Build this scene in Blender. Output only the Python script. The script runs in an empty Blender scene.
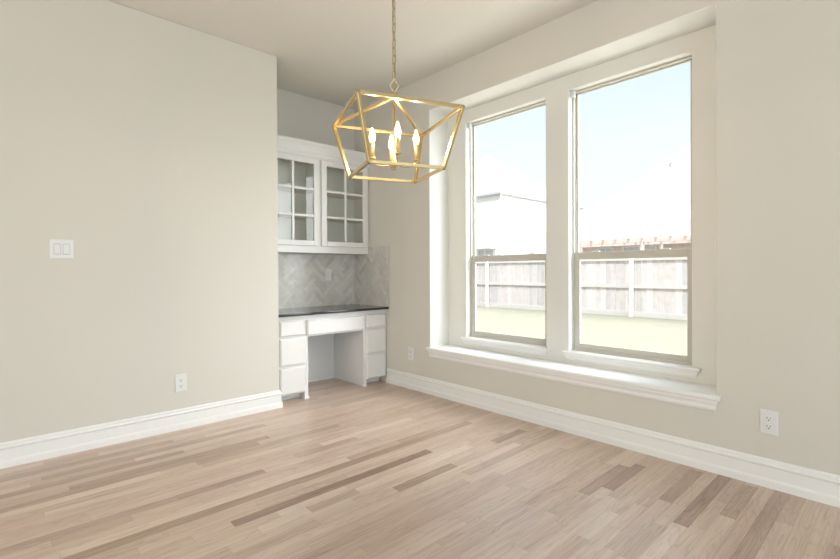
import bpy, math, random
from mathutils import Matrix, Vector
random.seed(7)
SC = bpy.context.scene
COL = SC.collection

# ------------------------------------------------------------------ camera
cam_data = bpy.data.cameras.new('camera')
cam = bpy.data.objects.new('camera', cam_data)
COL.objects.link(cam)
FW = Vector((0.68130944, 0.7319636, -0.00683635))
RT = Vector((0.73195335, -0.68134073, -0.00437067))
UP = Vector((0.00785705, 0.0020261, 0.99996708))
rot = Matrix((RT, UP, -FW)).transposed().to_4x4()
cam.matrix_world = Matrix.Translation((0, 0, 1.15)) @ rot
cam_data.sensor_width = 36.0
cam_data.lens = 461.6 / 840 * 36
cam_data.shift_y = -(279.5 - 274.34) / 840
cam_data.clip_start = 0.02
cam_data.clip_end = 400
SC.camera = cam

# ------------------------------------------------------------------ colour management
vs = SC.view_settings
vs.view_transform = 'Standard'
vs.look = 'None'
vs.gamma = 1
vs.use_curve_mapping = False
vs.exposure = 0.06

# ------------------------------------------------------------------ world: pale hazy sky with a bright zenith
w = bpy.data.worlds.new('sky')
SC.world = w
w.use_nodes = True
nt = w.node_tree
nt.nodes.clear()
wout = nt.nodes.new('ShaderNodeOutputWorld')
wbg = nt.nodes.new('ShaderNodeBackground')
wtc = nt.nodes.new('ShaderNodeTexCoord')
wsep = nt.nodes.new('ShaderNodeSeparateXYZ')
wr = nt.nodes.new('ShaderNodeValToRGB')
wr.color_ramp.elements[0].position = 0.0
wr.color_ramp.elements[0].color = (0.95, 0.97, 1.0, 1)
wr.color_ramp.elements[1].position = 0.25
wr.color_ramp.elements[1].color = (0.88, 0.95, 1.0, 1)
e = wr.color_ramp.elements.new(0.42)
e.color = (0.70, 0.845, 1.0, 1)
e = wr.color_ramp.elements.new(1.0)
e.color = (0.62, 0.80, 1.0, 1)
wm = nt.nodes.new('ShaderNodeMapRange')
wm.inputs['From Min'].default_value = 0.42
wm.inputs['From Max'].default_value = 0.85
wm.inputs['To Min'].default_value = 1.12
wm.inputs['To Max'].default_value = 3.0
nt.links.new(wtc.outputs['Generated'], wsep.inputs[0])
nt.links.new(wsep.outputs['Z'], wr.inputs[0])
nt.links.new(wsep.outputs['Z'], wm.inputs['Value'])
nt.links.new(wr.outputs['Color'], wbg.inputs['Color'])
# bright lobe added to the sky, out of view, to light the window recess
gl = nt.nodes.new('ShaderNodeVectorMath'); gl.operation = 'DOT_PRODUCT'
gl.inputs[1].default_value = Vector((0.36, -0.80, 0.46)).normalized()
nt.links.new(wtc.outputs['Generated'], gl.inputs[0])
gm = nt.nodes.new('ShaderNodeMapRange'); gm.interpolation_type = 'SMOOTHSTEP'
gm.inputs['From Min'].default_value = 0.55
gm.inputs['From Max'].default_value = 0.98
gm.inputs['To Min'].default_value = 0.0
gm.inputs['To Max'].default_value = 11.0
nt.links.new(gl.outputs['Value'], gm.inputs['Value'])
gc = nt.nodes.new('ShaderNodeMix'); gc.data_type = 'RGBA'
gc.inputs['B'].default_value = (0.93, 0.965, 1.0, 1)
gf = nt.nodes.new('ShaderNodeMath'); gf.operation = 'MULTIPLY'; gf.use_clamp = True; gf.inputs[1].default_value = 0.3
nt.links.new(gm.outputs['Result'], gf.inputs[0]); nt.links.new(gf.outputs[0], gc.inputs['Factor'])
nt.links.new(wr.outputs['Color'], gc.inputs['A']); nt.links.new(gc.outputs['Result'], wbg.inputs['Color'])
ga = nt.nodes.new('ShaderNodeMath'); ga.operation = 'ADD'
nt.links.new(wm.outputs['Result'], ga.inputs[0]); nt.links.new(gm.outputs['Result'], ga.inputs[1])
nt.links.new(ga.outputs[0], wbg.inputs['Strength'])
nt.links.new(wbg.outputs[0], wout.inputs[0])

# ------------------------------------------------------------------ sun (behind this house, lights the yard, never enters these windows)
sd = bpy.data.lights.new('sun', 'SUN')
sd.energy = 5.0
sd.angle = math.radians(2)
sd.color = (1.0, 0.96, 0.90)
sun = bpy.data.objects.new('sun', sd)
COL.objects.link(sun)
sun.rotation_euler = Vector((-0.45, -0.22, 0.87)).to_track_quat('Z', 'Y').to_euler()

# ------------------------------------------------------------------ fill lamps added behind the camera to brighten the room
def area(name, loc, target, sx, sy, energy, color):
    d = bpy.data.lights.new(name, 'AREA')
    d.shape = 'RECTANGLE'
    d.size = sx
    d.size_y = sy
    d.energy = energy
    d.color = color
    o = bpy.data.objects.new(name, d)
    COL.objects.link(o)
    o.location = loc
    o.rotation_euler = (Vector(loc) - Vector(target)).to_track_quat('Z', 'Y').to_euler()
    return o
area('rear_fill_lamp', (-0.2, -3.9, 1.4), (-0.2, 3.7, 1.6), 4.4, 2.2, 110, (0.63, 0.84, 1.0))
area('side_fill_lamp', (-3.9, 0.2, 1.4), (3.0, 0.6, 3.4), 4.4, 2.2, 64, (1.0, 0.94, 0.85))

# ------------------------------------------------------------------ materials
def mat(name, color, rough=0.5, metallic=0.0, spec=0.5, bump=None, var=None, emit=None, coat=0.0):
    m = bpy.data.materials.new(name)
    m.use_nodes = True
    t = m.node_tree
    b = t.nodes['Principled BSDF']
    b.inputs['Base Color'].default_value = (*color, 1)
    b.inputs['Roughness'].default_value = rough
    b.inputs['Metallic'].default_value = metallic
    b.inputs['Specular IOR Level'].default_value = spec
    b.inputs['Coat Weight'].default_value = coat
    tc = t.nodes.new('ShaderNodeTexCoord')
    if var:
        sc, amt = var
        n = t.nodes.new('ShaderNodeTexNoise')
        n.inputs['Scale'].default_value = sc
        n.inputs['Detail'].default_value = 4
        t.links.new(tc.outputs['Object'], n.inputs['Vector'])
        mx = t.nodes.new('ShaderNodeMix')
        mx.data_type = 'RGBA'
        mx.inputs['A'].default_value = (*[c * (1 - amt) for c in color], 1)
        mx.inputs['B'].default_value = (*[min(1, c * (1 + amt)) for c in color], 1)
        t.links.new(n.outputs['Fac'], mx.inputs['Factor'])
        t.links.new(mx.outputs['Result'], b.inputs['Base Color'])
    if bump:
        sc, st = bump
        n = t.nodes.new('ShaderNodeTexNoise')
        n.inputs['Scale'].default_value = sc
        n.inputs['Detail'].default_value = 3
        t.links.new(tc.outputs['Object'], n.inputs['Vector'])
        bp = t.nodes.new('ShaderNodeBump')
        bp.inputs['Strength'].default_value = st
        bp.inputs['Distance'].default_value = 0.002
        t.links.new(n.outputs['Fac'], bp.inputs['Height'])
        t.links.new(bp.outputs[0], b.inputs['Normal'])
    if emit:
        b.inputs['Emission Color'].default_value = (*emit[0], 1)
        b.inputs['Emission Strength'].default_value = emit[1]
    return m

M = {}
M['wall'] = mat('wall_paint', (0.675, 0.648, 0.585), 0.85, spec=0.2, bump=(60, 0.25), var=(1.5, 0.01))
M['recess'] = mat('recess_paint', (0.77, 0.76, 0.71), 0.7, spec=0.2, bump=(60, 0.2), var=(1.5, 0.01))
M['ceiling'] = mat('ceiling_paint', (0.74, 0.715, 0.655), 0.9, spec=0.2, bump=(50, 0.3))
M['trim'] = mat('trim_paint', (0.85, 0.84, 0.825), 0.35, spec=0.4, bump=(30, 0.05))
M['cabinet'] = mat('cabinet_paint', (0.79, 0.775, 0.755), 0.35, spec=0.4, bump=(30, 0.05))
M['cabinet_in'] = mat('cabinet_interior_paint', (0.80, 0.77, 0.70), 0.5)
M['vinyl'] = mat('window_vinyl', (0.55, 0.53, 0.47), 0.4, bump=(20, 0.05))
M['plastic'] = mat('plate_plastic', (0.76, 0.76, 0.75), 0.3)
M['slot'] = mat('outlet_slot', (0.05, 0.05, 0.05), 0.6)
M['gap'] = mat('switch_gap_plastic', (0.42, 0.42, 0.41), 0.5)
M['gold'] = mat('brushed_gold', (0.66, 0.50, 0.24), 0.26, metallic=1.0, bump=(80, 0.1), var=(20, 0.05))
M['chain'] = mat('darker_gold', (0.42, 0.34, 0.17), 0.3, metallic=1.0, bump=(80, 0.1), var=(20, 0.05))  # same metal as the lantern frame, in a darker tone
M['candle'] = mat('gold_candle_sleeve', (0.80, 0.60, 0.28), 0.35, metallic=0.8, var=(20, 0.05))
M['bulb'] = mat('lit_bulb', (1, 0.9, 0.7), 0.3, emit=((1.0, 0.76, 0.42), 3.5))
M['granite'] = mat('black_granite', (0.018, 0.018, 0.02), 0.07, spec=0.9, var=(120, 0.6))
M['fence'] = mat('weathered_cedar', (0.50, 0.45, 0.435), 0.9, bump=(20, 0.4), var=(6, 0.18))
M['fence_rail'] = mat('weathered_rail', (0.50, 0.47, 0.45), 0.9, bump=(20, 0.4), var=(6, 0.10))
M['siding'] = mat('white_siding', (0.72, 0.70, 0.69), 0.8, var=(4, 0.04))
M['roof'] = mat('pale_shingle_roof', (0.33, 0.305, 0.285), 0.9, bump=(30, 0.5), var=(10, 0.06))
M['eave'] = mat('eave_paint', (0.62, 0.60, 0.58), 0.7, var=(8, 0.04))
M['brick'] = mat('pink_brick', (0.62, 0.52, 0.48), 0.9, bump=(40, 0.5), var=(14, 0.35))
M['dark_glass'] = mat('far_window_glass', (0.48, 0.49, 0.53), 0.15, var=(3, 0.2))
M['dark'] = mat('toe_kick_shadow_board', (0.35, 0.33, 0.30), 0.7, bump=(20, 0.1))

def glass(name, refl):
    m = bpy.data.materials.new(name)
    m.use_nodes = True
    t = m.node_tree
    t.nodes.clear()
    o = t.nodes.new('ShaderNodeOutputMaterial')
    tr = t.nodes.new('ShaderNodeBsdfTransparent')
    tr.inputs[0].default_value = (0.97, 0.98, 0.975, 1)
    g = t.nodes.new('ShaderNodeBsdfGlossy')
    g.inputs['Roughness'].default_value = 0.01
    lw = t.nodes.new('ShaderNodeLayerWeight')
    lw.inputs['Blend'].default_value = 0.5
    pw_ = t.nodes.new('ShaderNodeMath'); pw_.operation = 'POWER'; pw_.inputs[1].default_value = 5.0
    t.links.new(lw.outputs['Facing'], pw_.inputs[0])
    f = t.nodes.new('ShaderNodeMath'); f.operation = 'MULTIPLY_ADD'
    f.inputs[1].default_value = 0.6; f.inputs[2].default_value = refl
    t.links.new(pw_.outputs[0], f.inputs[0])
    mx = t.nodes.new('ShaderNodeMixShader')
    t.links.new(f.outputs[0], mx.inputs[0])
    t.links.new(tr.outputs[0], mx.inputs[1])
    t.links.new(g.outputs[0], mx.inputs[2])
    t.links.new(mx.outputs[0], o.inputs[0])
    return m
M['pane'] = glass('window_glass', 0.02)
M['door_pane'] = glass('cabinet_glass', 0.022)

# lawn
m = mat('lawn_grass', (0.212, 0.200, 0.150), 1.0, spec=0.1, bump=(60, 0.8), var=(3, 0.15))
M['lawn'] = m

# oak floor: per-plank tone from the mesh, procedural grain
def floor_mat():
    m = bpy.data.materials.new('oak_planks')
    m.use_nodes = True
    t = m.node_tree
    L = t.links.new
    N = t.nodes.new
    b = t.nodes['Principled BSDF']
    at = N('ShaderNodeAttribute')
    at.attribute_name = 'plank'
    sp = N('ShaderNodeSeparateColor')
    L(at.outputs['Color'], sp.inputs[0])          # r = tone, g = offset id, b = edge-warmth
    tc = N('ShaderNodeTexCoord')
    # shift each plank's texture by its id
    cb = N('ShaderNodeCombineXYZ')
    mu = N('ShaderNodeMath'); mu.operation = 'MULTIPLY'; mu.inputs[1].default_value = 37.0
    L(sp.outputs[1], mu.inputs[0])
    L(mu.outputs[0], cb.inputs[0]); L(mu.outputs[0], cb.inputs[2])
    ad = N('ShaderNodeVectorMath'); ad.operation = 'ADD'
    L(tc.outputs['Object'], ad.inputs[0]); L(cb.outputs[0], ad.inputs[1])
    # fine pore streaks
    m1 = N('ShaderNodeMapping'); m1.inputs['Scale'].default_value = (3.0, 90.0, 1.0)
    L(ad.outputs[0], m1.inputs[0])
    n1 = N('ShaderNodeTexNoise'); n1.inputs['Scale'].default_value = 1.0; n1.inputs['Detail'].default_value = 4
    L(m1.outputs[0], n1.inputs['Vector'])
    # cathedral grain: distorted bands
    m2 = N('ShaderNodeMapping'); m2.inputs['Scale'].default_value = (1.3, 14.0, 1.0)
    L(ad.outputs[0], m2.inputs[0])
    n2 = N('ShaderNodeTexNoise'); n2.inputs['Scale'].default_value = 1.0; n2.inputs['Detail'].default_value = 1.5
    L(m2.outputs[0], n2.inputs['Vector'])
    k = N('ShaderNodeMath'); k.operation = 'MULTIPLY'; k.inputs[1].default_value = 95.0
    L(n2.outputs['Fac'], k.inputs[0])
    s = N('ShaderNodeMath'); s.operation = 'SINE'
    L(k.outputs[0], s.inputs[0])
    # broad blotches
    m3 = N('ShaderNodeMapping'); m3.inputs['Scale'].default_value = (2.0, 9.0, 1.0)
    L(ad.outputs[0], m3.inputs[0])
    n3 = N('ShaderNodeTexNoise'); n3.inputs['Scale'].default_value = 1.2; n3.inputs['Detail'].default_value = 3
    L(m3.outputs[0], n3.inputs['Vector'])
    def ma(op, a, bb):
        q = N('ShaderNodeMath'); q.operation = op
        for i, v in enumerate((a, bb)):
            if isinstance(v, (int, float)): q.inputs[i].default_value = v
            else: L(v, q.inputs[i])
        return q.outputs[0]
    g = ma('MULTIPLY', ma('SUBTRACT', n1.outputs['Fac'], 0.5), 0.55)
    c = ma('MULTIPLY', ma('POWER', ma('MAXIMUM', s.outputs[0], 0.0), 3.0), -0.14)
    d = ma('MULTIPLY', ma('SUBTRACT', n3.outputs['Fac'], 0.5), 0.40)
    tone = ma('ADD', ma('ADD', sp.outputs[0], g), ma('ADD', ma('ADD', c, 0.05), d))
    r = N('ShaderNodeValToRGB')
    cr = r.color_ramp
    cr.elements[0].position = 0.0; cr.elements[0].color = (0.27, 0.185, 0.135, 1)
    cr.elements[1].position = 1.0; cr.elements[1].color = (0.74, 0.625, 0.52, 1)
    e = cr.elements.new(0.35); e.color = (0.44, 0.325, 0.25, 1)
    e = cr.elements.new(0.65); e.color = (0.60, 0.475, 0.38, 1)
    L(tone, r.inputs[0])
    # slight hue shift per plank (pinkish / yellowish boards)
    hs = N('ShaderNodeHueSaturation')
    L(r.outputs[0], hs.inputs['Color'])
    hm = N('ShaderNodeMapRange'); hm.inputs['To Min'].default_value = 0.485; hm.inputs['To Max'].default_value = 0.502
    L(sp.outputs[2], hm.inputs['Value']); L(hm.outputs[0], hs.inputs['Hue'])
    hs.inputs['Saturation'].default_value = 1.10
    L(hs.outputs[0], b.inputs['Base Color'])
    b.inputs['Roughness'].default_value = 0.33
    b.inputs['Specular IOR Level'].default_value = 0.85
    bp = N('ShaderNodeBump'); bp.inputs['Strength'].default_value = 0.12; bp.inputs['Distance'].default_value = 0.001
    L(n1.outputs['Fac'], bp.inputs['Height']); L(bp.outputs[0], b.inputs['Normal'])
    return m
M['floor'] = floor_mat()
M['seam'] = mat('plank_seam', (0.13, 0.09, 0.06), 0.8, bump=(20, 0.1))

def tile_mat():
    m = bpy.data.materials.new('glazed_marble_tile')
    m.use_nodes = True
    t = m.node_tree
    L = t.links.new
    b = t.nodes['Principled BSDF']
    at = t.nodes.new('ShaderNodeAttribute'); at.attribute_name = 'plank'
    sp = t.nodes.new('ShaderNodeSeparateColor'); L(at.outputs['Color'], sp.inputs[0])
    tc = t.nodes.new('ShaderNodeTexCoord')
    n = t.nodes.new('ShaderNodeTexNoise'); n.inputs['Scale'].default_value = 14; n.inputs['Detail'].default_value = 5
    L(tc.outputs['Object'], n.inputs['Vector'])
    a = t.nodes.new('ShaderNodeMath'); a.operation = 'MULTIPLY_ADD'; a.inputs[1].default_value = 0.7
    L(n.outputs['Fac'], a.inputs[0]); L(sp.outputs[0], a.inputs[2])
    r = t.nodes.new('ShaderNodeValToRGB')
    r.color_ramp.elements[0].position = 0.1; r.color_ramp.elements[0].color = (0.42, 0.39, 0.345, 1)
    r.color_ramp.elements[1].position = 1.2; r.color_ramp.elements[1].color = (0.74, 0.71, 0.66, 1)
    L(a.outputs[0], r.inputs[0]); L(r.outputs[0], b.inputs['Base Color'])
    b.inputs['Roughness'].default_value = 0.16
    bn = t.nodes.new('ShaderNodeTexNoise'); bn.inputs['Scale'].default_value = 22
    L(tc.outputs['Object'], bn.inputs['Vector'])
    bp = t.nodes.new('ShaderNodeBump'); bp.inputs['Strength'].default_value = 0.35; bp.inputs['Distance'].default_value = 0.004
    L(bn.outputs['Fac'], bp.inputs['Height']); L(bp.outputs[0], b.inputs['Normal'])
    return m
M['tile'] = tile_mat()
M['grout'] = mat('tile_grout', (0.56, 0.55, 0.52), 0.8, bump=(60, 0.2))

# ------------------------------------------------------------------ helpers
WM = {}
def E(name, loc=(0, 0, 0), rz=0.0, label=None, cat=None, group=None, kind=None):
    o = bpy.data.objects.new(name, None)
    COL.objects.link(o)
    o.empty_display_size = 0.1
    o.location = loc
    o.rotation_euler = (0, 0, rz)
    WM[o.name] = Matrix.Translation(loc) @ Matrix.Rotation(rz, 4, 'Z')
    return tag(o, label, cat, group, kind)
def tag(o, label=None, cat=None, group=None, kind=None):
    if label: o['label'] = label
    if cat: o['category'] = cat
    if group: o['group'] = group
    if kind: o['kind'] = kind
    return o

class MB:
    def __init__(s):
        s.v = []; s.f = []; s.a = []; s.mi = []
    def face(s, pts, attr=None, mi=0):
        n = len(s.v); s.v += [Vector(q) for q in pts]
        s.f.append(list(range(n, n + len(pts)))); s.a.append(attr); s.mi.append(mi)
    def box(s, x0, x1, y0, y1, z0, z1):
        c = [Vector((x, y, z)) for z in (z0, z1) for y in (y0, y1) for x in (x0, x1)]
        n = len(s.v); s.v += c
        for q in ((0, 2, 3, 1), (4, 5, 7, 6), (0, 1, 5, 4), (2, 6, 7, 3), (0, 4, 6, 2), (1, 3, 7, 5)):
            s.f.append([n + i for i in q]); s.a.append(None); s.mi.append(0)
        return s
    def ring(s, rings, cap=True, closed=False):
        """loft a list of vertex rings"""
        n = len(s.v); k = len(rings[0])
        for r in rings: s.v += [Vector(q) for q in r]
        R = len(rings)
        for i in range(R if closed else R - 1):
            for j in range(k):
                a = n + i * k + j; b_ = n + i * k + (j + 1) % k
                i2 = (i + 1) % R
                c = n + i2 * k + (j + 1) % k; d = n + i2 * k + j
                s.f.append([a, b_, c, d]); s.a.append(None); s.mi.append(0)
        if cap and not closed:
            s.f.append([n + j for j in range(k)][::-1]); s.a.append(None); s.mi.append(0)
            s.f.append([n + (R - 1) * k + j for j in range(k)]); s.a.append(None); s.mi.append(0)
        return s
    def lathe(s, cx, cy, prof, seg=20):
        s.ring([[(cx + r * math.cos(2 * math.pi * j / seg), cy + r * math.sin(2 * math.pi * j / seg), z) for j in range(seg)] for r, z in prof])
        return s
    def tube(s, pts, r, seg=8, closed=False, square=False):
        pts = [Vector(q) for q in pts]
        rings = []
        N = len(pts)
        prev = None
        for i, q in enumerate(pts):
            if closed: t = (pts[(i + 1) % N] - pts[i - 1]).normalized()
            elif i == 0: t = (pts[1] - q).normalized()
            elif i == N - 1: t = (q - pts[-2]).normalized()
            else: t = (pts[i + 1] - pts[i - 1]).normalized()
            if prev is None:
                u = Vector((0, 0, 1)) if abs(t.z) < 0.9 else Vector((1, 0, 0))
            else: u = prev
            a = (u - t * u.dot(t)).normalized()
            prev = a
            b_ = t.cross(a)
            ph = math.pi / 4 if square else 0
            sg = 4 if square else seg
            rr = r * math.sqrt(2) if square else r
            rings.append([q + (a * math.cos(ph + 2 * math.pi * j / sg) + b_ * math.sin(ph + 2 * math.pi * j / sg)) * rr for j in range(sg)])
        s.ring(rings, closed=closed)
        return s
    def sweep(s, path, prof, closed=False):
        """prof (offset, z) swept on a plan path; offset is to the left of travel, mitred corners"""
        P = [Vector((q[0], q[1])) for q in path]
        rings = []
        for i, q in enumerate(P):
            d0 = (q - P[i - 1]).normalized() if (i > 0 or closed) else None
            d1 = (P[(i + 1) % len(P)] - q).normalized() if (i < len(P) - 1 or closed) else None
            if d0 is None: d0 = d1
            if d1 is None: d1 = d0
            n0 = Vector((-d0.y, d0.x)); n1 = Vector((-d1.y, d1.x))
            mtr = (n0 + n1)
            mtr = mtr / max(0.2, mtr.length_squared) * 2
            rings.append([(q.x + mtr.x * o_, q.y + mtr.y * o_, z) for o_, z in prof])
        s.ring(rings, closed=closed)
        return s
    def build(s, name, material, parent=None, world=True, bevel=0.0, smooth=False, weld=False, seg=2):
        me = bpy.data.meshes.new(name)
        v = s.v
        if parent is not None and world:
            inv = WM[parent.name].inverted()
            v = [inv @ q for q in v]
        me.from_pydata([tuple(q) for q in v], [], s.f)
        mats = material if isinstance(material, (list, tuple)) else [material]
        for m_ in mats: me.materials.append(m_)
        for p_, mi in zip(me.polygons, s.mi): p_.material_index = mi
        if any(a is not None for a in s.a):
            ca = me.color_attributes.new('plank', 'FLOAT_COLOR', 'CORNER')
            for p_, a in zip(me.polygons, s.a):
                for li in p_.loop_indices: ca.data[li].color = (*(a or (0.5, 0.5, 0.5)), 1)
        import bmesh
        bm = bmesh.new(); bm.from_mesh(me)
        if weld: bmesh.ops.remove_doubles(bm, verts=bm.verts, dist=1e-5)
        if not any(a is not None for a in s.a): bmesh.ops.recalc_face_normals(bm, faces=bm.faces)
        bm.to_mesh(me); bm.free()
        if smooth:
            for p_ in me.polygons: p_.use_smooth = True
        o = bpy.data.objects.new(name, me)
        COL.objects.link(o)
        if parent is not None:
            o.parent = parent
            WM[o.name] = WM[parent.name].copy()
        else: WM[o.name] = Matrix.Identity(4)
        if bevel:
            md = o.modifiers.new('bevel', 'BEVEL'); md.width = bevel; md.segments = seg; md.limit_method = 'ANGLE'; md.angle_limit = math.radians(40)
        return o
def B(*a): return MB().box(*a)
def struct(o): o['kind'] = 'structure'; return o

# ------------------------------------------------------------------ dimensions of the room (m)
W = 3.01; L = 3.677; H = 2.97; XE = 1.786; BK = 4.31; WI = 3.26; WO = 3.372
RY0, RY1, RZ0, RZ1 = 0.776, 3.097, 0.434, 2.651
XN, YN = -4.0, -4.0

# ------------------------------------------------------------------ floor of narrow oak planks running parallel to the left wall
def build_floor():
    mb = MB(); pw = 0.0635; x0 = XN; x1 = WI
    y = YN - 0.0085
    # boards picked out in the room: (row y, x start, x end, tone)
    special = [(1.853, 1.555, 2.005, 0.22), (2.095, 0.80, 2.05, 0.12), (2.31, -0.2, 2.15, 0.25), (2.59, 0.69, 1.15, 0.30),
               (2.30, 2.15, 2.66, 0.34), (0.735, 2.27, 2.99, 0.18), (1.113, 2.37, 2.80, 0.22), (1.19, 2.23, 2.72, 0.28),
               (1.948, 2.47, 2.80, 0.22), (3.10, 0.3, 1.40, 0.28), (3.03, -0.6, 1.31, 0.30), (3.22, -1.0, 0.9, 0.30),
               (2.95, 0.9, 1.9, 0.38), (3.35, 0.2, 1.5, 0.32), (3.48, -0.5, 0.9, 0.36), (2.03, 0.99, 1.38, 0.80), (2.36, 0.2, 1.6, 0.82),
               (0.60, 2.5, 2.95, 0.30), (2.02, 1.40, 2.3, 0.85), (0.86, 2.45, 2.95, 0.30)]
    while y < BK:
        yc = y + pw / 2
        sp = sorted([s_ for s_ in special if abs(s_[0] - yc) <= pw / 2], key=lambda q: q[1])
        x = x0 - random.random() * 0.9
        segs = []
        while x < x1:
            nx = x + random.choice([0.28, 0.4, 0.55, 0.7, 0.9, 1.15, 1.4]) * (0.85 + 0.3 * random.random())
            segs.append((x, nx, min(0.95, max(0.15, random.gauss(0.63, 0.085)))))
            x = nx
        for s_ in sp:
            ns = []
            for a, b_, t in segs:
                if b_ <= s_[1] or a >= s_[2]: ns.append((a, b_, t)); continue
                if a < s_[1]: ns.append((a, s_[1], t))
                if b_ > s_[2]: ns.append((s_[2], b_, t))
            ns.append((s_[1], s_[2], s_[3]))
            segs = sorted(ns)
        for a, b_, t in segs:
            a = max(a, x0); b_ = min(b_, x1)
            if b_ - a < 0.01: continue
            g = 0.00022
            yy1 = min(y + pw, BK)
            mb.face([(a + g, y + g, 0), (b_ - g, y + g, 0), (b_ - g, yy1 - g, 0), (a + g, yy1 - g, 0)], (t, random.random(), random.random()))
        y += pw
    # solid sub-base so the seams read as thin dark lines
    n = len(mb.f)
    mb.box(x0, x1, YN, BK, -0.12, -0.0012)
    for i in range(n, len(mb.f)): mb.mi[i] = 1
    struct(mb.build('floor', [M['floor'], M['seam']]))
build_floor()

struct(B(XN - 0.15, WO, YN - 0.15, BK + 0.15, H, H + 0.2).build('ceiling', M['ceiling']))
struct(B(XN, XE, L, BK, 0, H).build('wall_left', M['wall'], bevel=0.008, seg=3))
struct(B(XE - 0.3, WO, BK, BK + 0.15, -0.12, H).build('wall_back', M['wall']))

# window wall with the deep recess and two window holes
def wall_right():
    mb = MB()
    def grid(x, ys, zs, skip):
        for i in range(len(ys) - 1):
            for j in range(len(zs) - 1):
                if (i, j) in skip: continue
                mb.face([(x, ys[i], zs[j]), (x, ys[i + 1], zs[j]), (x, ys[i + 1], zs[j + 1]), (x, ys[i], zs[j + 1])])
    def reveal(xa, xb, y0, y1, z0, z1):
        mb.face([(xa, y0, z0), (xb, y0, z0), (xb, y0, z1), (xa, y0, z1)])
        mb.face([(xa, y1, z0), (xa, y1, z1), (xb, y1, z1), (xb, y1, z0)])
        mb.face([(xa, y0, z1), (xb, y0, z1), (xb, y1, z1), (xa, y1, z1)])
        mb.face([(xa, y0, z0), (xa, y1, z0), (xb, y1, z0), (xb, y0, z0)])
    grid(W, [YN, RY0, RY1, BK], [-0.12, RZ0, RZ1, H], {(1, 1)})
    n0 = len(mb.f)
    reveal(W, WI, RY0, RY1, RZ0, RZ1)
    ys = [RY0, 0.971, 1.820, 2.023, 2.867, RY1]; zs = [RZ0, 0.51, 2.535, RZ1]
    grid(WI, ys, zs, {(1, 1), (3, 1)})
    for a, b_ in ((0.971, 1.820), (2.023, 2.867)): reveal(WI, WO, a, b_, 0.51, 2.535)
    for i in range(n0, len(mb.f)): mb.mi[i] = 1
    grid(WO, [YN] + ys + [BK], [-0.12] + zs + [H], {(2, 2), (4, 2)})
    # outer rim closes the wall
    mb.face([(W, YN, -0.12), (WO, YN, -0.12), (WO, YN, H), (W, YN, H)])
    mb.face([(W, BK, -0.12), (WO, BK, -0.12), (WO, BK, H), (W, BK, H)])
    mb.face([(W, YN, H), (WO, YN, H), (WO, BK, H), (W, BK, H)])
    mb.face([(W, YN, -0.12), (WO, YN, -0.12), (WO, BK, -0.12), (W, BK, -0.12)])
    o = mb.build('wall_right', [M['wall'], M['recess']], weld=True, bevel=0.009, seg=3)
    struct(o)
wall_right()

# the unseen sides of the room, behind the camera, the far side with its wide opening
mb = MB()
mb.box(XN - 0.15, XN, YN, -2.2, -0.12, H).box(XN - 0.15, XN, 2.6, BK + 0.15, -0.12, H).box(XN - 0.15, XN, -2.2, 2.6, 2.55, H).box(XN - 0.15, XN, -2.2, 2.6, -0.12, 0.2)
struct(mb.build('wall_far_side', M['wall']))
mb = MB()
mb.box(XN - 0.15, WO, YN - 0.15, YN, -0.12, H)
struct(mb.build('wall_rear', M['wall']))

# ------------------------------------------------------------------ baseboards
BP = [(-0.0005, 0.0), (0.022, 0.0), (0.022, 0.036), (0.019, 0.045), (0.0145, 0.048), (0.0135, 0.100), (0.0100, 0.104), (0.0115, 0.110), (0.0205, 0.114),
      (0.0215, 0.120), (0.0170, 0.126), (0.0095, 0.128), (0.0095, 0.139), (0.0055, 0.147), (-0.0005, 0.149)]
BPr = [(-a, z) for a, z in BP]
# travelling +X along the left wall the room is on the right-hand side
struct(MB().sweep([(XN, L), (XE, L), (XE, 3.755)], BPr).build('baseboard_left', M['trim']))
struct(MB().sweep([(W, YN), (W, 3.731)], BP).build('baseboard_right', M['trim']))

# ------------------------------------------------------------------ deep ledge under the window recess
def ledge(name, x_wall, x_back, y0, y1, ztop, nose, thick, apron_h, ear, apron_p):
    mb = MB()
    t = thick
    # board with rounded nose (profile in x-z, extruded along y)
    def prism(prof, ya, yb, cut=0.0):
        r0 = [(x, ya + (cut * (ztop - z)), z) for x, z in prof]
        r1 = [(x, yb - (cut * (ztop - z)), z) for x, z in prof]
        mb.ring([r0, r1])
    xn = x_wall - nose
    prism([(x_wall, ztop), (xn + 0.006, ztop), (xn, ztop - 0.005), (xn, ztop - t + 0.005), (xn + 0.006, ztop - t), (x_wall, ztop - t)], y0 - ear, y1 + ear)
    mb.box(x_wall - 0.0005, x_back, y0 + 0.0, y1 - 0.0, ztop - 0.012, ztop)
    a = apron_p; zb = ztop - t
    prism([(x_wall, zb), (x_wall - a, zb), (x_wall - a, zb - 0.018), (x_wall - a * 0.72, zb - 0.024), (x_wall - a * 0.55, zb - apron_h * 0.62),
           (x_wall - a * 0.62, zb - apron_h * 0.66), (x_wall - a * 0.62, zb - apron_h * 0.82), (x_wall - a * 0.3, zb - apron_h), (x_wall, zb - apron_h)], y0 - ear + 0.004, y1 + ear - 0.004, 0.28)
    return mb
mb = ledge('ledge', W, WI + 0.001, RY0, RY1, RZ0 + 0.004, 0.032, 0.026, 0.066, 0.030, 0.020)
tag(mb.build('trim_1', M['trim']), 'wide glossy white ledge running the full length below both windows', 'window ledge', kind='structure')

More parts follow.
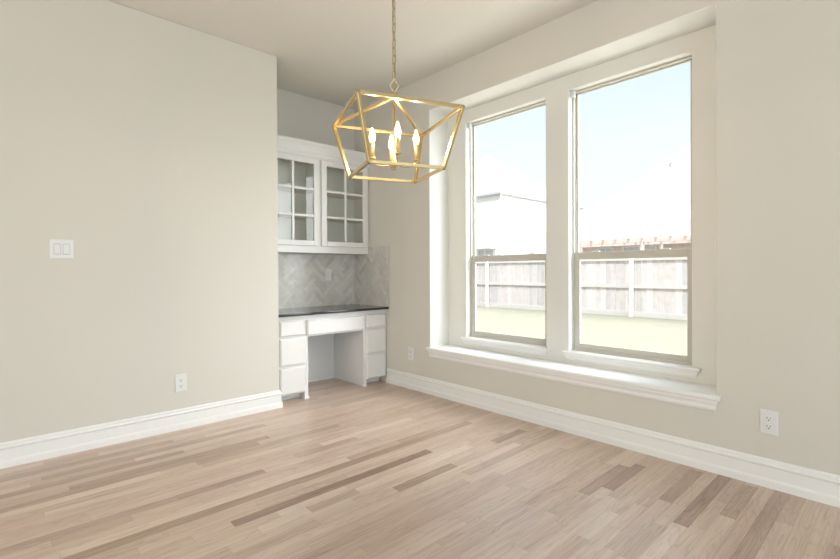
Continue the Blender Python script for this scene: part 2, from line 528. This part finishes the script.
# ------------------------------------------------------------------ the two single-hung windows
def window(n, y0, y1, stool_l, stool_r):
    e = E('window_%d' % n, (WI, (y0 + y1) / 2, 0.53), kind='structure')
    tag(e, 'tall white single-hung window %s' % ('nearest the desk, left of the pair' if n == 1 else 'farthest from the desk, right of the pair'), 'window')
    zt, zb = 2.535, 0.531
    f = MB(); fa, fb = 3.315, 3.371; t = 0.014
    f.box(fa, fb, y0, y0 + t, zb, zt).box(fa, fb, y1 - t, y1, zb, zt).box(fa, fb, y0 + t, y1 - t, zt - t, zt).box(fa, fb, y0 + t, y1 - t, zb, zb + 0.022)
    f.build('window_frame', M['vinyl'], e, bevel=0.003)
    # upper sash (set back)
    u = MB(); ua, ub = 3.346, 3.366; a, b_ = y0 + t, y1 - t
    u.box(ua, ub, a, a + 0.018, 1.24, zt - t).box(ua, ub, b_ - 0.018, b_, 1.24, zt - t).box(ua, ub, a, b_, zt - t - 0.009, zt - t).box(ua, ub, a, b_, 1.235, 1.275)
    us = u.build('upper_sash', M['vinyl'], e, bevel=0.002)
    B(3.354, 3.358, a + 0.018, b_ - 0.018, 1.275, zt - t - 0.009).build('glass_pane', M['pane'], us)
    l = MB(); la, lb = 3.321, 3.3455
    zl, zm0, zm1 = 0.553, 1.234, 1.290
    sw = 0.042
    l.box(la, lb, a, a + sw - 0.012, zl, zm1).box(la, lb, b_ - sw, b_, zl, zm1).box(la, lb, a + sw - 0.012, b_ - sw, zl, zl + 0.036).box(la, lb, a + sw - 0.012, b_ - sw, zm0, zm1)
    ls = l.build('lower_sash', M['vinyl'], e, bevel=0.003)
    B(3.332, 3.336, a + sw - 0.012, b_ - sw, zl + 0.036, zm0).build('glass_pane', M['pane'], ls)
    for q in (0.2, 0.8):
        yy = a + (b_ - a) * q
        B(3.323, 3.344, yy - 0.03, yy + 0.03, zm1, zm1 + 0.007).build('sash_latch', M['plastic'], ls, bevel=0.002)
    # balance channel line and small shade clip in the head corner
    B(3.338, 3.3455, b_ - 0.0065, b_ - 0.001, 1.292, 1.86).build('balance_cord', M['eave'], e)
    c = MB().box(3.285, 3.315, y1 - 0.030, y1 - 0.001, zt - 0.052, zt - 0.004).box(3.279, 3.286, y1 - 0.034, y1 - 0.001, zt - 0.046, zt - 0.010)
    c.build('shade_bracket', M['plastic'], e, bevel=0.002)
    # stool with apron
    mb = MB()
    def prism(prof, ya, yb, cut, zr):
        mb.ring([[(x, ya + cut * (zr - z), z) for x, z in prof], [(x, yb - cut * (zr - z), z) for x, z in prof]])
    zt2 = 0.531
    prism([(WI, zt2), (WI - 0.022, zt2), (WI - 0.028, zt2 - 0.006), (WI - 0.028, zt2 - 0.014), (WI - 0.022, zt2 - 0.019), (WI, zt2 - 0.019)], stool_r, stool_l, 0, zt2)
    prism([(WI, zt2 - 0.019), (WI - 0.019, zt2 - 0.019), (WI - 0.018, zt2 - 0.032), (WI - 0.013, zt2 - 0.040), (WI - 0.011, zt2 - 0.054), (WI - 0.005, zt2 - 0.064), (WI, zt2 - 0.066)],
          stool_r + 0.004, stool_l - 0.004, 0.35, zt2)
    mb.box(WI - 0.0005, 3.316, y0 + 0.0005, y1 - 0.0005, 0.511, zt2)
    mb.build('window_sill', M['trim'], e)
window(1, 2.023, 2.867, 2.915, 1.995)
window(2, 0.971, 1.820, 1.868, 0.918)

# ------------------------------------------------------------------ built-in desk in the alcove
FY = 3.759; DY = 3.734
def slab_front(x0, x1, z0, z1, name, parent, yf=DY, yb=FY):
    """raised drawer front with an eased edge"""
    m_ = MB(); b_ = 0.010
    m_.ring([[(x0, yb, z0), (x1, yb, z0), (x1, yb, z1), (x0, yb, z1)],
             [(x0, yf + 0.010, z0), (x1, yf + 0.010, z0), (x1, yf + 0.010, z1), (x0, yf + 0.010, z1)],
             [(x0 + b_, yf, z0 + b_), (x1 - b_, yf, z0 + b_), (x1 - b_, yf, z1 - b_), (x0 + b_, yf, z1 - b_)]])
    return m_.build(name, M['cabinet'], parent, bevel=0.002)
def drawer_unit(x0, x1, dx0, dx1, label, side):
    e = E('drawer_cabinet', ((x0 + x1) / 2, 4.0, 0), label=label, cat='cabinet', group='white drawer cabinets under the desk top')
    m_ = MB()
    m_.box(x0, x1, FY, BK - 0.002, 0.062, 0.760)
    if side == 'l': m_.box(x1 - 0.034, x1, FY, BK - 0.002, 0.0, 0.062)
    else: m_.box(x0, x0 + 0.034, FY, BK - 0.002, 0.0, 0.062)
    m_.build('body', M['cabinet'], e)
    k = MB()
    if side == 'l':
        k.box(x0, x1 - 0.034, FY + 0.095, FY + 0.11, 0, 0.062)
        k.build('toe_board', M['trim'], e)
        B(x1 - 0.040, x1 + 0.008, FY - 0.008, FY + 0.012, 0, 0.022).build('foot_block', M['trim'], e, bevel=0.004)
    else:
        k.box(x0 + 0.034, x1 - 0.02, FY + 0.095, FY + 0.11, 0, 0.062)
        k.build('toe_board', M['trim'], e)
        B(x0 - 0.008, x0 + 0.040, FY - 0.008, FY + 0.012, 0, 0.022).build('foot_block', M['trim'], e, bevel=0.004)
    for z0, z1 in ((0.583, 0.716), (0.325, 0.564), (0.072, 0.307)):
        slab_front(dx0, dx1, z0, z1, 'drawer', e)
    return e
drawer_unit(XE + 0.0005, 2.105, 1.826, 2.072, 'white three-drawer desk cabinet beside the end of the left wall', 'l')
drawer_unit(2.722, W - 0.0005, 2.750, 2.990, 'white three-drawer desk cabinet in the corner against the window wall', 'r')

e = E('pencil_drawer_unit', (2.41, 4.0, 0), label='wide white pencil drawer and painted back spanning the knee space of the desk', cat='drawer unit')
m_ = B(2.1055, 2.7215, FY, FY + 0.02, 0.562, 0.760)
m_.build('apron', M['cabinet'], e)
slab_front(2.092, 2.728, 0.574, 0.711, 'drawer', e, DY - 0.0005, FY)
B(2.1055, 2.7215, BK - 0.012, BK - 0.002, 0.0, 0.760).build('back_panel', M['cabinet'], e)
B(2.1055, 2.7215, BK - 0.020, BK - 0.0125, 0.0, 0.018).build('shoe_molding', M['trim'], e)

m_ = B(XE + 0.0005, W - 0.0005, 3.700, BK - 0.0005, 0.7605, 0.7835)
o = m_.build('desk_countertop', M['granite'], bevel=0.006, seg=3)
tag(o, 'thin polished black granite countertop lying across the white desk cabinets', 'countertop')

# ------------------------------------------------------------------ herringbone backsplash: real tiles clipped to the panel
def clip(poly, u0, u1, v0, v1):
    def cut(P, f):
        out = []
        for i in range(len(P)):
            a, b_ = P[i - 1], P[i]
            fa, fb = f(a), f(b_)
            if (fa >= 0) != (fb >= 0):
                t = fa / (fa - fb); out.append((a[0] + (b_[0] - a[0]) * t, a[1] + (b_[1] - a[1]) * t))
            if fb >= 0: out.append(b_)
        return out
    for f in (lambda p: p[0] - u0, lambda p: u1 - p[0], lambda p: p[1] - v0, lambda p: v1 - p[1]):
        poly = cut(poly, f)
        if len(poly) < 3: return None
    return poly
def herring(mb, u0, u1, v0, v1, place, w_=0.041, n=4, ou=0.0):
    g = 0.0011; c = math.cos(math.pi / 4)
    cu, cv = (u0 + u1) / 2 + ou, (v0 + v1) / 2
    R_ = int(1.6 / w_)
    for i in range(-R_, R_):
        for j in range(-R_, R_):
            tiles = []
            if (i - j) % (2 * n) == 0:
                tiles.append((i, j, i + n, j + 1))
            if (i - j) % (2 * n) == n:
                tiles.append((i, j - n + 1, i + 1, j + 1))
            for a0, b0, a1, b1 in tiles:
                q = [(a0 * w_ + g, b0 * w_ + g), (a1 * w_ - g, b0 * w_ + g), (a1 * w_ - g, b1 * w_ - g), (a0 * w_ + g, b1 * w_ - g)]
                q = [(cu + (x - y) * c, cv + (x + y) * c) for x, y in q]
                q = clip(q, u0, u1, v0, v1)
                if q: mb.face([place(*p_) for p_ in q], (random.uniform(0.22, 0.58), random.random(), 0))
def backsplash(name, u0, u1, v0, v1, place, boxargs, label, ou=0, extra=None):
    mb = MB(); mb.box(*boxargs)
    if extra: mb.box(*extra)
    for i in range(len(mb.mi)): mb.mi[i] = 1
    herring(mb, u0, u1, v0, v1, place, ou=ou)
    o = mb.build(name, [M['tile'], M['grout']])
    tag(o, label, 'backsplash')
backsplash('tile_backsplash', XE + 0.001, W - 0.011, 0.784, 1.338, lambda u, v: (u, BK - 0.010, v), (XE + 0.001, W - 0.0105, BK - 0.009, BK - 0.0005, 0.784, 1.338),
           'grey marble herringbone backsplash on the back of the alcove under the wall cabinet')
backsplash('tile_backsplash', 3.692, BK - 0.011, 0.784, 1.412, lambda u, v: (W - 0.010, BK + 3.692 - u, v), (W - 0.009, W - 0.0005, 3.692, BK - 0.011, 0.784, 1.337),
           'grey marble herringbone side splash on the window wall at the end of the desk', 0.05, (W - 0.009, W - 0.0005, 3.692, 4.028, 1.337, 1.412))

# ------------------------------------------------------------------ glass-fronted wall cabinet
def wall_cabinet():
    e = E('wall_cabinet', (2.4, 4.2, 1.34), label='white wall cabinet with two glass grid doors and crown above the desk', cat='cabinet')
    FYc = 4.050; x0, x1 = XE + 0.0005, W - 0.0005; yb = BK - 0.0005
    z0, z1 = 1.340, 2.285
    b_ = MB()
    b_.box(x0, x0 + 0.018, FYc + 0.018, yb, z0, z1).box(x1 - 0.018, x1, FYc + 0.018, yb, z0, z1)
    b_.box(x0 + 0.018, x1 - 0.018, FYc + 0.018, yb, z0, z0 + 0.05).box(x0 + 0.018, x1 - 0.018, FYc + 0.018, yb, z1 - 0.03, z1)
    b_.box(x0 + 0.018, x1 - 0.018, yb - 0.010, yb, z0 + 0.05, z1 - 0.03)
    b_.box(2.395, 2.410, FYc + 0.018, yb - 0.010, z0 + 0.05, z1 - 0.03)
    b_.build('body', M['cabinet_in'], e)
    f = MB()   # face frame
    f.box(x0, x1, FYc, FYc + 0.018, z0, 1.412).box(x0, x1, FYc, FYc + 0.018, 2.235, z1)
    f.box(x0, 1.86, FYc, FYc + 0.018, 1.412, 2.235).box(2.955, x1, FYc, FYc + 0.018, 1.412, 2.235).box(2.372, 2.433, FYc, FYc + 0.018, 1.412, 2.235)
    f.box(x0, x1, FYc, yb, z0 - 0.004, z0)
    f.build('face_frame', M['cabinet'], e)
    for zs in (1.690, 1.952):
        B(x0 + 0.0185, 2.3945, FYc + 0.03, yb - 0.0105, zs, zs + 0.016).build('shelf', M['cabinet_in'], e)
        B(2.4105, x1 - 0.0185, FYc + 0.03, yb - 0.0105, zs, zs + 0.016).build('shelf', M['cabinet_in'], e)
    # crown
    prof = [(0.0, 2.268), (0.006, 2.268), (0.009, 2.276), (0.012, 2.292), (0.012, 2.312), (0.016, 2.318), (0.020, 2.340), (0.032, 2.372), (0.046, 2.392), (0.050, 2.398), (0.050, 2.414), (0.0, 2.414)]
    MB().sweep([(x0, FYc), (x1, FYc)], [(-a, z) for a, z in prof]).build('crown_molding', M['cabinet'], e)
    B(x0, x1, FYc + 0.0005, yb, 2.2855, 2.405).build('top_box', M['cabinet'], e)
    for dx0, dx1, px0, px1, mx in ((1.840, 2.386, 1.890, 2.335, 2.1125), (2.420, 2.986, 2.482, 2.924, 2.7055)):
        d = MB(); ya, yb2 = FYc - 0.020, FYc - 0.0003
        za, zb, pa, pb = 1.404, 2.262, 1.455, 2.208
        d.box(dx0, px0, ya, yb2, za, zb).box(px1, dx1, ya, yb2, za, zb).box(px0, px1, ya, yb2, za, pa).box(px0, px1, ya, yb2, pb, zb)
        d.box(mx - 0.013, mx + 0.013, ya + 0.003, yb2, pa, pb)
        for zc in (1.698, 1.958):
            d.box(px0, mx - 0.013, ya + 0.003, yb2, zc - 0.012, zc + 0.012).box(mx + 0.013, px1, ya + 0.003, yb2, zc - 0.012, zc + 0.012)
        o = d.build('door', M['cabinet'], e, bevel=0.0035)
        B(px0 + 0.0005, px1 - 0.0005, FYc - 0.007, FYc - 0.004, pa, pb).build('glass_pane', M['door_pane'], o)
wall_cabinet()

# ------------------------------------------------------------------ outlets and the switch; local x along the wall, -y into the room
def plate(parent, wd, ht, th=0.006):
    m_ = MB(); b_ = 0.004
    m_.ring([[(-wd / 2, 0, -ht / 2), (wd / 2, 0, -ht / 2), (wd / 2, 0, ht / 2), (-wd / 2, 0, ht / 2)],
             [(-wd / 2, -th * 0.5, -ht / 2), (wd / 2, -th * 0.5, -ht / 2), (wd / 2, -th * 0.5, ht / 2), (-wd / 2, -th * 0.5, ht / 2)],
             [(-wd / 2 + b_, -th, -ht / 2 + b_), (wd / 2 - b_, -th, -ht / 2 + b_), (wd / 2 - b_, -th, ht / 2 - b_), (-wd / 2 + b_, -th, ht / 2 - b_)]])
    return m_.build('cover_plate', M['plastic'], parent, world=False)
def screw(parent, z, x=0):
    m_ = MB()
    m_.ring([[(x + 0.0033 * math.cos(a), -y, z + 0.0033 * math.sin(a)) for a in [k * math.pi / 5 for k in range(10)]] for y in (0.0055, 0.0072)])
    m_.build('screw', M['plastic'], parent, world=False)
def outlet(loc, rz, label, wd=0.078, ht=0.128, th=0.006):
    e = E('wall_outlet', loc, rz, label, 'outlet', 'duplex wall outlets low on the walls')
    p_ = plate(e, wd, ht, th)
    for zc in (0.0215, -0.0215):
        m_ = MB()
        pr = []
        for k in range(16):
            a = 2 * math.pi * k / 16
            pr.append((0.0185 * math.cos(a), max(-0.0145, min(0.0145, 0.0185 * math.sin(a)))))
        m_.ring([[(x, -0.0055, zc + z) for x, z in pr], [(x, -0.0085, zc + z) for x, z in pr]])
        rcp = m_.build('receptacle', M['plastic'], e, world=False)
        s_ = MB()
        s_.box(-0.0085, -0.0060, -0.0092, -0.008, zc - 0.002, zc + 0.0085).box(0.0060, 0.0085, -0.0092, -0.008, zc - 0.001, zc + 0.0075)
        s_.ring([[(0.0032 * math.cos(a), y, zc - 0.0085 + 0.0032 * math.sin(a)) for a in [k * math.pi / 5 for k in range(10)]] for y in (-0.008, -0.0092)])
        s_.build('slot', M['slot'], rcp, world=False)
    screw(e, 0)
    return e
outlet((1.017, L - 0.0003, 0.337), 0, 'white duplex outlet low on the plain left wall above its baseboard')
outlet((W - 0.0003, 0.528, 0.342), -math.pi / 2, 'white duplex outlet right of the window ledge, nearest the camera')
outlet((W - 0.0003, 3.368, 0.340), -math.pi / 2, 'small white duplex outlet between the desk and the window ledge')

e = E('backsplash_outlet', (2.652, BK - 0.0105, 1.112), 0, 'small white upright outlet plate set in the grey herringbone tile', 'outlet')
plate(e, 0.074, 0.122)
m_ = MB().box(-0.0165, 0.0165, -0.0085, -0.0055, -0.033, 0.033)
r_ = m_.build('receptacle', M['plastic'], e, world=False, bevel=0.001)
for zc in (0.017, -0.017):
    s_ = MB()
    s_.box(-0.0075, -0.0055, -0.0092, -0.008, zc - 0.002, zc + 0.006).box(0.0055, 0.0075, -0.0092, -0.008, zc - 0.002, zc + 0.006)
    s_.build('slot', M['slot'], r_, world=False)
screw(e, 0.048); screw(e, -0.048)

e = E('light_switch', (0.331, L - 0.0003, 1.299), 0, 'white double rocker light switch on the left wall', 'light switch')
plate(e, 0.124, 0.122)
for xc in (-0.023, 0.023):
    fr = MB().box(xc - 0.0175, xc + 0.0175, -0.0075, -0.0055, -0.034, 0.034)
    f_ = fr.build('rocker_frame', M['gap'], e, world=False, bevel=0.0008)
    rk = MB()
    rk.ring([[(xc - 0.0155, -0.0074, -0.031), (xc + 0.0155, -0.0074, -0.031), (xc + 0.0155, -0.0074, 0.031), (xc - 0.0155, -0.0074, 0.031)],
             [(xc - 0.0155, -0.0135, -0.031), (xc + 0.0155, -0.0135, -0.031), (xc + 0.0155, -0.0082, 0.031), (xc - 0.0155, -0.0082, 0.031)]])
    rk.build('rocker', M['plastic'], f_, world=False, bevel=0.001)
    for z in (0.048, -0.048): screw(e, z, xc)

# ------------------------------------------------------------------ lantern chandelier
def chandelier():
    cx, cy = 1.2816, 1.5354; z1, z0, z2 = 1.8163, 1.5758, 1.9043
    e = E('lantern_chandelier', (cx, cy, H), label='gold open-frame lantern chandelier with four lit candle bulbs hanging from a chain', cat='chandelier')
    th = 2.7815; A, Bb = 0.2175, 0.1595; r = 0.0065
    def c(sx, sy, h_, z): return Vector((cx + sx * h_ * math.cos(th) - sy * h_ * math.sin(th), cy + sx * h_ * math.sin(th) + sy * h_ * math.cos(th), z))
    sg = [(-1, -1), (1, -1), (1, 1), (-1, 1)]
    top = [c(*s_, A, z1) for s_ in sg]; bot = [c(*s_, Bb, z0) for s_ in sg]; ap = Vector((cx, cy, z2))
    f = MB()
    def bar(a, b_, ext=0.0):
        d = (b_ - a).normalized(); f.tube([a - d * ext, b_ + d * ext], r, square=True)
    for i in range(4):
        bar(top[i], top[(i + 1) % 4], r); bar(bot[i], bot[(i + 1) % 4], r); bar(top[i], bot[i]); bar(top[i], ap)
    f.build('lantern_frame', M['gold'], e, bevel=0.001)
    h_ = MB()
    h_.lathe(cx, cy, [(0.002, 1.585), (0.007, 1.590), (0.007, 1.597), (0.014, 1.602), (0.018, 1.610), (0.018, 1.618), (0.010, 1.626), (0.0045, 1.632), (0.0045, z2)], 16)
    h_.build('center_stem', M['gold'], e, smooth=True)
    k = MB(); k.lathe(cx, cy, [(0.012, z2 - 0.004), (0.016, z2 + 0.002), (0.012, z2 + 0.014), (0.006, z2 + 0.018)], 14)
    k.build('top_cap', M['gold'], e, smooth=True)
    # diamond loop facing the camera side
    u = Vector((0.766, -0.643, 0))
    C0 = Vector((cx, cy, 0))
    lp = [C0 + Vector((0, 0, z2 + 0.016)), C0 + u * 0.019 + Vector((0, 0, z2 + 0.046)), C0 + Vector((0, 0, z2 + 0.078)), C0 - u * 0.019 + Vector((0, 0, z2 + 0.046))]
    q = MB()
    for i in range(4): q.tube([lp[i], lp[(i + 1) % 4]], 0.0035, 8)
    q.build('hanging_loop', M['chain'], e)
    # chain
    zt = H - 0.045; zb = z2 + 0.074
    pitch = 0.0335; n = int((zt - zb) / pitch); pitch = (zt - zb) / n
    for i in range(n):
        zc = zb + pitch * (i + 0.5)
        ang = (0.2 if i % 2 else 0.2 + math.pi / 2) + random.uniform(-0.2, 0.2)
        d = Vector((math.cos(ang), math.sin(ang), 0))
        pts = []
        hl = pitch / 2 + 0.002; hw = 0.0075
        for kk in range(14):
            a = 2 * math.pi * kk / 14
            pts.append(Vector((cx, cy, zc)) + d * hw * math.cos(a) + Vector((0, 0, 1)) * ((hl - hw) * (1 if math.sin(a) > 0 else -1) + hw * math.sin(a)))
        MB().tube(pts, 0.0019, 6, closed=True).build('chain_link', M['chain'], e, smooth=True)
    MB().tube([(cx + 0.002, cy, zb), (cx - 0.002, cy + 0.002, (zb + zt) / 2), (cx + 0.001, cy, zt)], 0.0012, 6).build('cord', M['chain'], e)
    MB().lathe(cx, cy, [(0.006, H - 0.055), (0.010, H - 0.045), (0.035, H - 0.032), (0.058, H - 0.014), (0.062, H - 0.0005)], 28).build('canopy', M['gold'], e, smooth=True)
    # four arms, cups, candle sleeves, bulbs
    for kq in range(4):
        a = math.radians(-39.8 + 8) + kq * math.pi / 2
        d = Vector((math.cos(a), math.sin(a), 0)); R_ = 0.096
        pd = bpy.data.lights.new('bulb_light', 'POINT'); pd.energy = 3.4; pd.color = (1.0, 0.78, 0.50); pd.shadow_soft_size = 0.004
        po = bpy.data.objects.new('bulb_light', pd); COL.objects.link(po); po.location = (cx + d.x * R_, cy + d.y * R_, 1.769)
        base = Vector((cx, cy, 0))
        pts = [base + d * 0.012 + Vector((0, 0, 1.612)), base + d * 0.035 + Vector((0, 0, 1.604)), base + d * 0.060 + Vector((0, 0, 1.602)),
               base + d * 0.082 + Vector((0, 0, 1.610)), base + d * R_ + Vector((0, 0, 1.624)), base + d * R_ + Vector((0, 0, 1.632))]
        arm = MB().tube(pts, 0.0038, 8).build('arm', M['gold'], e, smooth=True)
        px, py = (base + d * R_).xy
        MB().lathe(px, py, [(0.004, 1.626), (0.013, 1.631), (0.015, 1.636), (0.010, 1.639)], 14).build('cup', M['gold'], arm, smooth=True)
        cd = MB().lathe(px, py, [(0.0092, 1.636), (0.0092, 1.698), (0.0070, 1.700)], 14).build('candle_sleeve', M['candle'], e, smooth=True)
        MB().lathe(px, py, [(0.0060, 1.698), (0.0090, 1.704), (0.0130, 1.714), (0.0143, 1.724), (0.0124, 1.736), (0.0082, 1.748), (0.0040, 1.757), (0.0008, 1.763)], 16).build('bulb', M['bulb'], cd, smooth=True)
chandelier()

M['bounce_surface'] = mat('pale_bounce_surface', (0.78, 0.72, 0.63), 0.9, bump=(20, 0.2), var=(2, 0.04))
# ------------------------------------------------------------------ outside: yard, fence, neighbours
GZ = -0.12
m_ = MB(); m_.box(WO, 60, -30, 60, GZ - 0.4, GZ)
struct(m_.build('ground', M['lawn']))
struct(B(WO + 0.001, 6.4, -4.0, 6.5, GZ + 0.0005, GZ + 0.06).build('bounce_slab', M['bounce_surface']))  # unseen pale slab added to bounce light up onto the recess ceiling

def fence():
    FX = 12.9
    e = E('board_fence', (FX, 6.5, GZ), label='weathered grey cedar board fence along the back of the lawn', cat='fence')
    n = 98; y = 0.2; pw = 0.143
    for i in range(n):
        h_ = 1.60 + random.uniform(-0.012, 0.012)
        dx = random.uniform(0, 0.006)
        m_ = MB(); z0, z1 = GZ + 0.14, GZ + h_ + 0.10
        y0, y1 = y + 0.004, y + pw - 0.008
        m_.ring([[(FX + dx, y0, z0), (FX + dx, y1, z0), (FX + dx, y1, z1 - 0.03), (FX + dx, y1 - 0.03, z1), (FX + dx, y0 + 0.03, z1), (FX + dx, y0, z1 - 0.03)],
                 [(FX + dx + 0.016, y0, z0), (FX + dx + 0.016, y1, z0), (FX + dx + 0.016, y1, z1 - 0.03), (FX + dx + 0.016, y1 - 0.03, z1), (FX + dx + 0.016, y0 + 0.03, z1), (FX + dx + 0.016, y0, z1 - 0.03)]])
        m_.build('picket', random.choice([M['fence'], M['fence'], M['fence_b'], M['fence_c']]), e)
        y += pw
    for zc in (0.83, 1.58):
        B(FX - 0.04, FX - 0.0005, 0.2, 0.2 + n * pw, GZ + zc - 0.045, GZ + zc + 0.045).build('rail', M['fence_rail'], e)
    B(FX - 0.03, FX - 0.0005, 0.2, 0.2 + n * pw, GZ, GZ + 0.138).build('rot_board', M['fence_rail'], e)
    for yc in (0.5, 2.9, 5.3, 7.8, 10.3, 12.8):
        B(FX - 0.13, FX - 0.0405, yc - 0.045, yc + 0.045, GZ - 0.05, GZ + 1.62).build('post', M['fence_post'], e, bevel=0.004)
M['fence_b'] = mat('weathered_cedar_reddish', (0.60, 0.53, 0.50), 0.9, bump=(20, 0.4), var=(6, 0.18))
M['fence_c'] = mat('weathered_cedar_silver', (0.44, 0.41, 0.41), 0.9, bump=(20, 0.4), var=(6, 0.18))
M['fence_post'] = mat('pale_post', (0.62, 0.60, 0.58), 0.8, bump=(20, 0.3), var=(5, 0.05))
fence()

def far_window(parent, x, y0, y1, z0, z1, facing='x'):
    f = MB(); t = 0.07
    if facing == 'x':
        f.box(x - 0.05, x - 0.001, y0 - t, y1 + t, z1, z1 + t).box(x - 0.05, x - 0.001, y0 - t, y1 + t, z0 - t, z0)
        f.box(x - 0.05, x - 0.001, y0 - t, y0, z0, z1).box(x - 0.05, x - 0.001, y1, y1 + t, z0, z1)
        f.box(x - 0.04, x - 0.001, (y0 + y1) / 2 - 0.02, (y0 + y1) / 2 + 0.02, z0, z1)
        fr = f.build('window', M['siding'], parent)
        B(x - 0.02, x - 0.0015, y0, y1, z0, z1).build('pane', M['dark_glass'], fr)
    else:
        f.box(y0 - t, y1 + t, x - 0.05, x - 0.001, z1, z1 + t).box(y0 - t, y1 + t, x - 0.05, x - 0.001, z0 - t, z0)
        f.box(y0 - t, y0, x - 0.05, x - 0.001, z0, z1).box(y1, y1 + t, x - 0.05, x - 0.001, z0, z1)
        fr = f.build('window', M['siding'], parent)
        B(y0, y1, x - 0.02, x - 0.0015, z0, z1).build('pane', M['dark_glass'], fr)

def hip_roof(x0, x1, y0, y1, ze, pitch, name, parent, th=0.16):
    wx, wy = x1 - x0, y1 - y0
    hw = min(wx, wy) / 2; zr = ze + hw * pitch
    if wx <= wy: ra, rb = ((x0 + x1) / 2, y0 + hw), ((x0 + x1) / 2, y1 - hw)
    else: ra, rb = (x0 + hw, (y0 + y1) / 2), (x1 - hw, (y0 + y1) / 2)
    m_ = MB()
    A_, B_, C_, D_ = (x0, y0, ze), (x1, y0, ze), (x1, y1, ze), (x0, y1, ze)
    Rb, Rt = (*ra, zr), (*rb, zr)
    if wx <= wy:
        m_.face([A_, B_, Rb]); m_.face([B_, C_, Rt, Rb]); m_.face([C_, D_, Rt]); m_.face([D_, A_, Rb, Rt])
    else:
        m_.face([A_, B_, Rt, Rb]); m_.face([B_, C_, Rt]); m_.face([C_, D_, Rb, Rt]); m_.face([D_, A_, Rb])
    m_.face([A_, D_, C_, B_])
    r_ = m_.build(name, M['roof'], parent, weld=True)
    f = MB()
    f.box(x0, x1, y0, y0 + 0.03, ze - th, ze - 0.001).box(x0, x1, y1 - 0.03, y1, ze - th, ze - 0.001)
    f.box(x0, x0 + 0.03, y0 + 0.03, y1 - 0.03, ze - th, ze - 0.001).box(x1 - 0.03, x1, y0 + 0.03, y1 - 0.03, ze - th, ze - 0.001)
    f.build('fascia', M['eave'], parent)
    return r_

# two-storey white house seen through the left window
e = E('neighbor_house', (26, 21, GZ), label='two-storey white house with a hipped roof seen through the left window', cat='house')
m_ = MB()
x0, x1, y0, y1 = 21.1, 30.3, 16.0, 25.2
m_.box(x0, x1, y0, y1, GZ, 5.585)
zz = GZ + 0.3
while zz < 5.3:            # lap siding lines
    for a in (0,):
        m_.box(x0 - 0.015, x0 - 0.0, y0 - 0.0, y1, zz, zz + 0.02)
        m_.box(x0, x1, y0 - 0.015, y0, zz, zz + 0.02)
    zz += 0.28
m_.build('wall', M['siding'], e)
B(x0 - 0.05, x0 + 0.09, y0 - 0.05, y0 + 0.09, GZ, 5.43).build('corner_board', M['fence_post'], e)
M['gutter'] = mat('grey_gutter', (0.42, 0.41, 0.41), 0.6, var=(8, 0.04))
MB().box(x0 - 0.19, x1 + 0.19, y0 - 0.19, y0 - 0.095, 5.49, 5.60).box(x0 - 0.19, x0 - 0.095, y0 - 0.095, y1, 5.49, 5.60).build('gutter', M['gutter'], e)
hip_roof(x0 - 0.09, x1 + 0.09, y0 - 0.09, y1 + 0.09, 5.6, 0.8, 'roof', e)
far_window(e, 21.1, 16.5, 17.6, 1.0, 2.35)
far_window(e, 16.0, 22.6, 23.6, 1.4, 2.5, 'y')
far_window(e, 21.1, 19.2, 20.2, 1.0, 2.35)
B(x0 - 0.5, x0 - 0.001, 16.3, 17.9, 2.42, 2.50).build('awning', M['eave'], e)

# low brick house with the big pale roof seen through the right window
e = E('neighbor_house', (30, 6, GZ), label='low pink-brick house with a huge pale roof seen through the right window', cat='house')
B(24.7, 37.5, -5.5, 14.5, GZ, 2.80).build('wall', M['brick'], e)
hip_roof(24.2, 38.0, -6.0, 15.0, 2.95, 0.95, 'roof', e)
for a, b_ in ((13.2, 14.2), (11.2, 12.0), (9.0, 10.6), (5.6, 6.8), (2.6, 3.8)):
    far_window(e, 24.7, a, b_, 1.0, 2.35)
m_ = MB(); m_.lathe(28.6, 9.5, [(0.11, 6.2), (0.11, 7.25), (0.16, 7.27), (0.16, 7.33)], 12)
m_.build('vent_pipe', M['eave'], e)
# timber patio cover in front of the brick house
e = E('patio_cover', (22.5, 8, GZ), label='brown timber patio cover in front of the low brick house beyond the fence', cat='patio cover')
M['timber'] = mat('brown_timber', (0.62, 0.50, 0.46), 0.8, bump=(20, 0.3), var=(5, 0.2))
B(21.6, 21.75, 4.0, 13.0, 2.42, 2.62).build('beam', M['timber'], e)
B(24.0, 24.15, 4.0, 13.0, 2.42, 2.62).build('beam', M['timber'], e)
yy = 4.2
while yy < 12.9:
    B(21.3, 24.4, yy, yy + 0.06, 2.6205, 2.76).build('rafter', M['timber'], e)
    yy += 0.6
for yy in (4.3, 8.4, 12.6):
    B(21.6, 21.75, yy, yy + 0.15, GZ, 2.4195).build('post', M['timber'], e)
    B(24.0, 24.15, yy, yy + 0.15, GZ, 2.4195).build('post', M['timber'], e)
